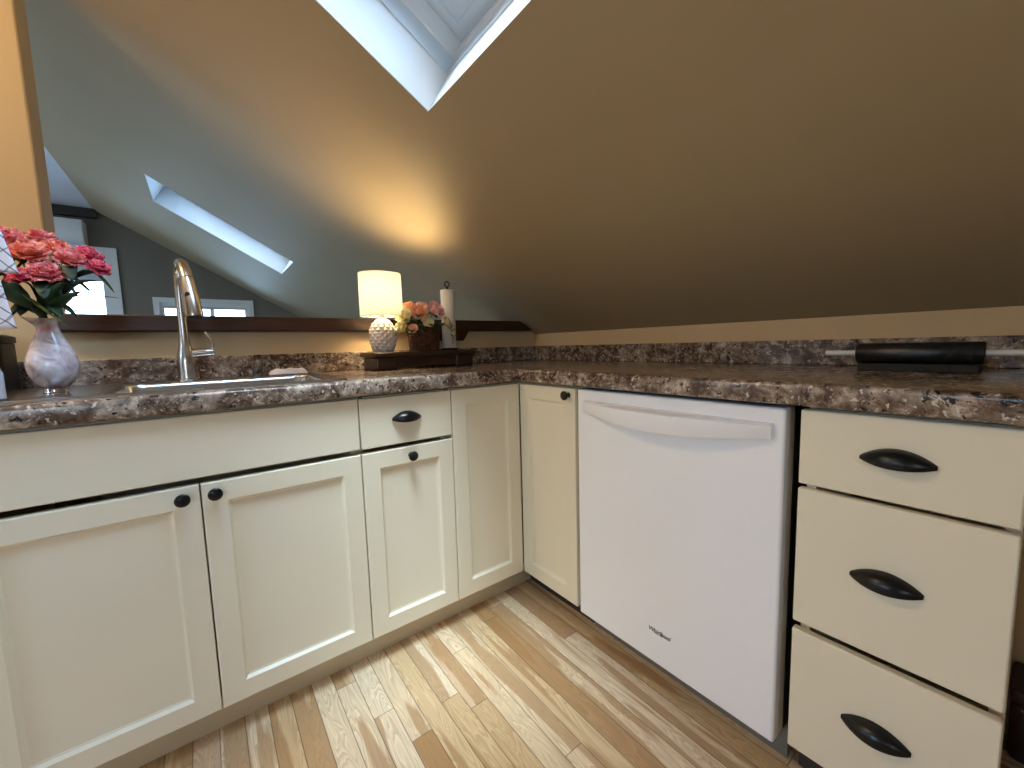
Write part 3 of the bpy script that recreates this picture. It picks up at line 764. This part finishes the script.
mouth = Vector((VX - .007, VY, VZ + .172))
blooms = [  # x, y, z, radius, material, label, leaf points
    (-1.310, .260, 1.288, .036, 'pink', 'coral pink bloom at the far left of the vase bouquet'),
    (-1.272, .225, 1.252, .040, 'salmon', 'large salmon bloom at the front left of the vase bouquet'),
    (-1.247, .200, 1.205, .034, 'pink', 'coral pink bloom drooping lowest at the front of the vase bouquet'),
    (-1.236, .262, 1.270, .036, 'salmon', 'salmon bloom in the top middle of the vase bouquet'),
    (-1.208, .225, 1.246, .034, 'pink', 'coral pink bloom right of the middle of the vase bouquet'),
    (-1.184, .255, 1.262, .032, 'red', 'deep pink bloom at the upper right of the vase bouquet'),
    (-1.166, .230, 1.232, .028, 'red', 'small deep pink bloom at the far right of the vase bouquet'),
    (-1.268, .305, 1.305, .032, 'pink', 'coral pink bloom standing tallest at the back of the vase bouquet'),
    (-1.284, .200, 1.196, .028, 'red', 'deep pink bloom at the lower left of the vase bouquet'),
]
rnd = random.Random(3)
for i, (x, y, z, R, mt, lab) in enumerate(blooms):
    c = Vector((x, y, z)); ax = Vector((x - mouth.x, y - .10 - mouth.y, .16)).normalized()
    an = 2 * PI * i / 9; off = Vector((.0075 * math.cos(an), .0075 * math.sin(an), 0))
    t = thing('pink_flower', lab, 'flower', tuple(mouth + off), 0, 'pink flowers in the vase')
    L = lambda p: Vector(p) - (mouth + off)
    two_sided(build('bloom', ruffled(L(c), R, ax, i + 1), M[mt], t))
    st = spline([(off * -.6) + Vector((0, 0, -.12)), Vector((0, 0, 0)), (L(c) * .5) + Vector((0, 0, .03)), L(c) - ax * .004], 5)
    build('stem', tube(B(), st, .0021, 8), M['stem'], t)
    for k in range(3):
        f0 = .28 + .2 * k; p = st[int(len(st) * (.40 + .17 * k))]; dr = Vector((math.cos(an * 2 + 2.2 * k), math.sin(an * 2 + 2.2 * k) - .45, 0)).normalized()
        if dr.y > .3: dr.y = -.2; 
        ln = rnd.uniform(.055, .085)
        two_sided(build('leaf', leaf_bm([p, p + dr * ln * .5 + Vector((0, 0, .018)), p + dr * ln + Vector((0, 0, -.012 - .01 * k))], .030), M['leaf'], t))
# the long leaf reaching out to the right and the broad one hanging over the lip
def extra_leaf(t, pts, W, mat): two_sided(build('leaf', leaf_bm([Vector(p) - t.location for p in pts], W), M[mat], t))
tl = [o for o in COL.objects if o.name.startswith('pink_flower')]
extra_leaf(tl[6], [(-1.262, .25, 1.13), (-1.205, .235, 1.166), (-1.130, .230, 1.164)], .012, 'leaf')
extra_leaf(tl[2], [(-1.285, .19, 1.160), (-1.255, .185, 1.125), (-1.218, .195, 1.082)], .026, 'leaflight')
extra_leaf(tl[1], [(-1.275, .22, 1.12), (-1.300, .19, 1.155), (-1.290, .17, 1.185)], .050, 'leaf')
extra_leaf(tl[4], [(-1.260, .23, 1.12), (-1.240, .20, 1.160), (-1.215, .19, 1.195)], .044, 'leaf')
extra_leaf(tl[5], [(-1.260, .25, 1.12), (-1.215, .23, 1.185), (-1.165, .22, 1.205)], .042, 'leaf')
extra_leaf(tl[3], [(-1.262, .24, 1.12), (-1.225, .21, 1.150), (-1.190, .20, 1.175)], .040, 'leaf')
extra_leaf(tl[0], [(-1.275, .25, 1.12), (-1.31, .22, 1.15), (-1.325, .20, 1.18)], .045, 'leaf')
extra_leaf(tl[7], [(-1.265, .26, 1.13), (-1.240, .24, 1.20), (-1.205, .23, 1.215)], .046, 'leaf')

# roses in the basket
RZ = ZR + .098
roses = [
    (-.268, .430, 1.140, .040, 'yellow', 'cream yellow rose at the left of the basket'),
    (-.286, .425, 1.098, .030, 'yellow', 'small cream yellow rose hanging over the left basket rim'),
    (-.212, .420, 1.160, .042, 'peach', 'peach rose at the front of the basket'),
    (-.140, .430, 1.168, .044, 'rose', 'pale pink rose at the top right of the basket'),
    (-.165, .500, 1.185, .036, 'rose', 'pale pink rose at the back of the basket'),
    (-.225, .495, 1.180, .036, 'peach', 'peach rose at the back left of the basket'),
    (-.092, .420, 1.122, .028, 'yellow', 'small cream yellow rose at the right basket rim'),
    (-.182, .412, 1.118, .030, 'yellow', 'cream rose tucked low between the peach roses at the basket front'),
    (-.248, .405, 1.090, .024, 'peach', 'small peach rose drooping over the front basket rim'),
]
for i, (x, y, z, R, mt, lab) in enumerate(roses):
    b0 = Vector((BX + .03 * math.cos(i * .785), BY + .03 * math.sin(i * .785), ZR + .02)); c = Vector((x, y, z))
    ax = Vector((x - BX, y - BY - .05, .06)).normalized()
    t = thing('rose', lab, 'flower', tuple(b0), 0, 'roses in the wicker basket')
    two_sided(build('bloom', rose(c - b0, R * 1.12, ax, 40 + i), M[mt], t))
    mid = Vector((BX + (x - BX) * .35, BY + (y - BY) * .35, RZ + .012))
    st = spline([Vector((0, 0, 0)), mid - b0, c - b0], 6); build('stem', tube(B(), st, .0018, 8), M['stem'], t)
    for k in range(3):
        p = c - b0 - ax * R * .2; an = 2.1 * k + i; dr = Vector((math.cos(an), math.sin(an) - .3, -.15)).normalized()
        two_sided(build('leaf', leaf_bm([p, p + dr * .025 + Vector((0, 0, .004)), p + dr * .048 + Vector((0, 0, -.008))], .026), M['leaflight' if k != 1 else 'leaf'], t))
# trailing sprig over the right rim
t = thing('ivy_sprig', 'green and cream sprig trailing over the right side of the basket', 'foliage', (BX + .03, BY - .02, RZ))
st = spline([(0, 0, 0), (.05, -.03, .018), (.078, -.045, -.015), (.080, -.048, -.070)], 6); build('stem', tube(B(), st, .0015, 8), M['stem'], t)
for k in range(10):
    p = st[6 + k]; dr = Vector((math.cos(k * 2.4) * .8 + .1, -.6, math.sin(k * 1.7) * .4)).normalized()
    two_sided(build('leaf', leaf_bm([p, p + dr * .013, p + dr * .026 + Vector((0, 0, -.004))], .019), M['leaflight' if k % 3 else 'yellow'], t))

# ------------------------------------------------------------------ rolling pin on its cradle
PX = .42; zc = .9690
t = thing('rolling_pin', 'black marble rolling pin with thin chrome handles near the backsplash', 'rolling pin', (PX, -1.04, zc))
def along_y(prof, y0): # lathe along +y
    return lathe(B(), prof, seg=36, mat=Matrix.Translation((0, y0, 0)) @ Matrix.Rotation(-PI / 2, 4, 'X'))
build('barrel', along_y([(.008, 0), (.0235, 0), (.026, .003), (.026, .219), (.0235, .222), (.008, .222)], -.111), M['marble'], t)
build('handle', along_y([(.006, 0), (.0085, .001), (.0085, .006), (.0072, .008), (.0072, .067), (.006, .0685)], .1112 + .0), M['skylit'], t)
build('handle', along_y([(.006, 0), (.0072, .0015), (.0072, .062), (.0085, .064), (.0085, .069), (.006, .070)], -.1112 - .070), M['skylit'], t)
t = thing('rolling_pin_cradle', 'low black cradle under the marble rolling pin', 'stand', (PX, -1.04, ZC1 + .0004))
bm = B(); box(bm, -.026, .026, -.096, .104, 0, .0185); box(bm, -.036, .036, -.106, -.062, 0, .0182)
build('cradle_block', bm, M['gasket'], t, bevel=.002)

# ------------------------------------------------------------------ left edge: towels on a stand, bottle, canister
t = thing('towel_stand', 'dark metal countertop towel stand left of the vase', 'stand', (-1.385, .150, ZC1 + .0055))
bm = B(); lathe(bm, [(.045, 0), (.047, .003), (.045, .007), (.008, .009)], seg=36); build('base', bm, M['darkbronze'], t)
build('post', tube(B(), [(0, 0, .008), (0, 0, .350)], .005, 12), M['darkbronze'], t)
ARM = [(.340, -.02), (.262, -.075)]
for z, dy in ARM:
    build('arm', tube(B(), [(0, 0, z), (0, -.022, z), (.002, -.03 + dy * .2, z), (.088, -.04 + dy * .3, z)], .004, 10), M['darkbronze'], t)
def hang(name, label, x0, x1, y, ztop, zf, zb, skew):
    """towel folded over a rod: front and back fall with soft waves"""
    bm = B(); nu, nv = 16, 22; rows = []
    for i in range(nu + 1):
        u = i / nu; x = x0 + (x1 - x0) * u; row = []
        for j in range(nv + 1):
            s = j / nv * 2 - 1
            fall = (zf if s < 0 else zb) * abs(s); z = ztop - max(0, fall - .008) - skew * u * abs(s)
            yy = y + .0062 * (1 if s > 0 else -1) * min(1, abs(s) * 6) + (.004 * math.sin(u * 9 + abs(s) * 2) * abs(s) if s < 0 else .003 * math.sin(u * 8) * abs(s))
            row.append(bm.verts.new((x + .02 * abs(s) * u * (1 if s < 0 else .4), yy, z + (.005 if abs(s) < .15 else .0))))
        rows.append(row)
    for a, b in zip(rows, rows[1:]):
        for j in range(nv): bm.faces.new((a[j], a[j + 1], b[j + 1], b[j]))
    o = two_sided(build(name, bm, M['striped']), .0022); tag(o, label, 'towel', 'patterned towels on the stand'); return o
zb_ = ZC1 + .0055
hang('dish_towel', 'upper white towel with dark line pattern, on the top arm of the stand', -1.374, -1.284, .150 - .045, zb_ + .347, .084, .06, .006)
hang('dish_towel', 'lower white towel with dark line pattern, on the lower arm of the stand', -1.374, -1.294, .150 - .0615, zb_ + .269, .138, .09, -.010)
t = thing('soap_bottle', 'white soap bottle at the left end of the sink, under the towels', 'bottle', (-1.331, .082, ZC1 + .006))
bm = B(); lathe(bm, [(.024, 0), (.0275, .003), (.0275, .055), (.024, .068), (.011, .076), (.011, .082)], seg=32); build('bottle_body', bm, M['soapwhite'], t)
bm = B(); lathe(bm, [(.0125, .0822), (.0125, .096), (.010, .098)], seg=24); build('cap', bm, M['greyplastic'], t)
t = thing('storage_canister', 'dark brown lidded canister standing behind the vase against the wall', 'canister', (-1.495, .505, ZC1 + .0004))
bm = loops(B(), [rrect(-.10, .10, -.075, .075, .03, z) for z in (0, .135)], True, True); build('container', bm, M['darkcan'], t, bevel=.004)
bm = loops(B(), [rrect(-.103, .103, -.078, .078, .032, z) for z in (.1355, .152)] + [rrect(-.09, .09, -.065, .065, .03, .158)], True, True); li = build('lid', bm, M['darkcan'], t)
bm = B(); lathe(bm, [(.008, .158), (.008, .168), (.016, .174), (.014, .182), (.004, .185)], seg=20); build('lid_knob', bm, M['darkbronze'], li)

# storage box on the floor in the open bay right of the drawers
t = thing('storage_box', 'dark brown rounded storage box on the floor right of the drawers', 'box', (.545, -1.446, 0))
def rbox(x0, x1, y0, y1, z0, z1, r):
    bm = boxed(x0, x1, y0, y1, z0, z1); bmesh.ops.bevel(bm, geom=bm.edges[:], offset=r, segments=4, affect='EDGES', profile=.5); return bm
build('container', rbox(-.07, .07, -.20, .214, .002, .150, .018), M['darkbox'], t)
build('lid', rbox(-.073, .073, -.203, .2155, .1505, .184, .010), M['darkbox'], t)

# wall-mounted air conditioner high on the gable wall
t = thing('air_conditioner', 'white wall-mounted air conditioner high on the far gable wall', 'air conditioner', (-2.13, YG - .0005, 2.06))
bm = B()
pr = [(0, 0), (-.15, .0), (-.19, .05), (-.20, .12), (-.18, .215), (-.02, .222), (0, .222)]
a = [bm.verts.new((-.36, y, z)) for y, z in pr]; b = [bm.verts.new((.36, y, z)) for y, z in pr]
bm.faces.new(a); bm.faces.new(b[::-1])
for i in range(len(pr)): bm.faces.new((a[i], a[(i + 1) % len(pr)], b[(i + 1) % len(pr)], b[i]))
build('casing', bm, M['white'], t, bevel=.008)
build('louver', boxed(-.32, .32, -.186, -.158, -.004, -.0005), M['soapwhite'], t, smooth=False)

# ------------------------------------------------------------------ lights, with added fill
# unseen fill dome added on the slope; warm flat-ceiling light inferred from wall tone
def dome(name, label, loc, normal, R, col, st):
    e = thing(name, label, 'ceiling light', loc)
    e.rotation_euler = Vector((0, 0, -1)).rotation_difference(Vector(normal)).to_euler()
    bm = B(); lathe(bm, [(R + .012, -.0005), (R + .012, -.022), (R, -.024), (R, -.002)], seg=40, cap=False); build('rim', bm, M['nickel'], e)
    bm = B(); lathe(bm, [(R - .002, -.02), (R * .92, -.05), (R * .6, -.078), (R * .2, -.09), (.002, -.091)], seg=40, cap=False); build('diffuser', bm, glow(name + ' glow', col, st), e)
    return e
dome('unseen_ceiling_light', 'unseen round fill light added on the slope over the kitchen floor', (-1.45, -.85, zs(-1.45)), (-sn, 0, -cs), .16, (1.0, .82, .60, 1), 7.0)
dome('unseen_ceiling_light', 'round flush ceiling light in the flat ceiling by the wall end', (-1.98, .12, ZF), (0, 0, -1), .13, (1.0, .71, .38, 1), 80.0)

w = bpy.data.worlds.new('sky'); S.world = w; w.use_nodes = True; t = w.node_tree; t.nodes.clear()
o = t.nodes.new('ShaderNodeOutputWorld'); bg = t.nodes.new('ShaderNodeBackground'); sk = t.nodes.new('ShaderNodeTexSky')
sk.sky_type = 'NISHITA'; sk.sun_disc = False; sk.sun_elevation = math.radians(50); sk.sun_rotation = math.radians(200); sk.air_density = 1.0; sk.dust_density = 3.0
mx = t.nodes.new('ShaderNodeMix'); mx.data_type = 'RGBA'; mx.inputs[0].default_value = .75; mx.inputs[7].default_value = (.20, .30, .42, 1)
sc_ = t.nodes.new('ShaderNodeVectorMath'); sc_.operation = 'SCALE'; sc_.inputs['Scale'].default_value = 0.10
t.links.new(sk.outputs[0], sc_.inputs[0]); t.links.new(sc_.outputs[0], mx.inputs[6]); t.links.new(mx.outputs[2], bg.inputs['Color']); t.links.new(bg.outputs[0], o.inputs[0])
bg.inputs['Strength'].default_value = 30.0
# hazy sun, high and veiled
sd = bpy.data.lights.new('hazy_sun', 'SUN'); sd.energy = 9.0; sd.angle = math.radians(25); sd.color = (.84, .95, 1.0)
so = bpy.data.objects.new('hazy_sun', sd); COL.objects.link(so)
so.rotation_euler = Vector((0, 0, -1)).rotation_difference(Vector((.22, .22, -.95)).normalized()).to_euler()

# ------------------------------------------------------------------ camera
yaw, pitch, roll, fpx = -.6477, -.0966, -.0275, 403.01
fw = Vector((-math.sin(yaw) * math.cos(pitch), math.cos(yaw) * math.cos(pitch), math.sin(pitch)))
r0 = Vector((math.cos(yaw), math.sin(yaw), 0)); u0 = r0.cross(fw)
r = r0 * math.cos(roll) + u0 * math.sin(roll); u = -r0 * math.sin(roll) + u0 * math.cos(roll)
cd = bpy.data.cameras.new('camera'); cam = bpy.data.objects.new('camera', cd); COL.objects.link(cam)
cam.matrix_world = Matrix(((r.x, u.x, -fw.x, -.9649), (r.y, u.y, -fw.y, -1.2293), (r.z, u.z, -fw.z, 1.0155), (0, 0, 0, 1)))
cd.sensor_fit = 'HORIZONTAL'; cd.sensor_width = 36; cd.lens = 36 * fpx / 1024; cd.clip_start = .01
S.camera = cam
S.view_settings.view_transform = 'Standard'; S.view_settings.look = 'None'; S.view_settings.exposure = 0.16; S.view_settings.gamma = 1.0
S.view_settings.use_curve_mapping = False
S.cycles.max_bounces = 10; S.cycles.diffuse_bounces = 6; S.cycles.glossy_bounces = 5; S.cycles.transparent_max_bounces = 8
S.cycles.sample_clamp_indirect = 6.0; S.cycles.caustics_reflective = False; S.cycles.caustics_refractive = False
S.cycles.use_denoising = True
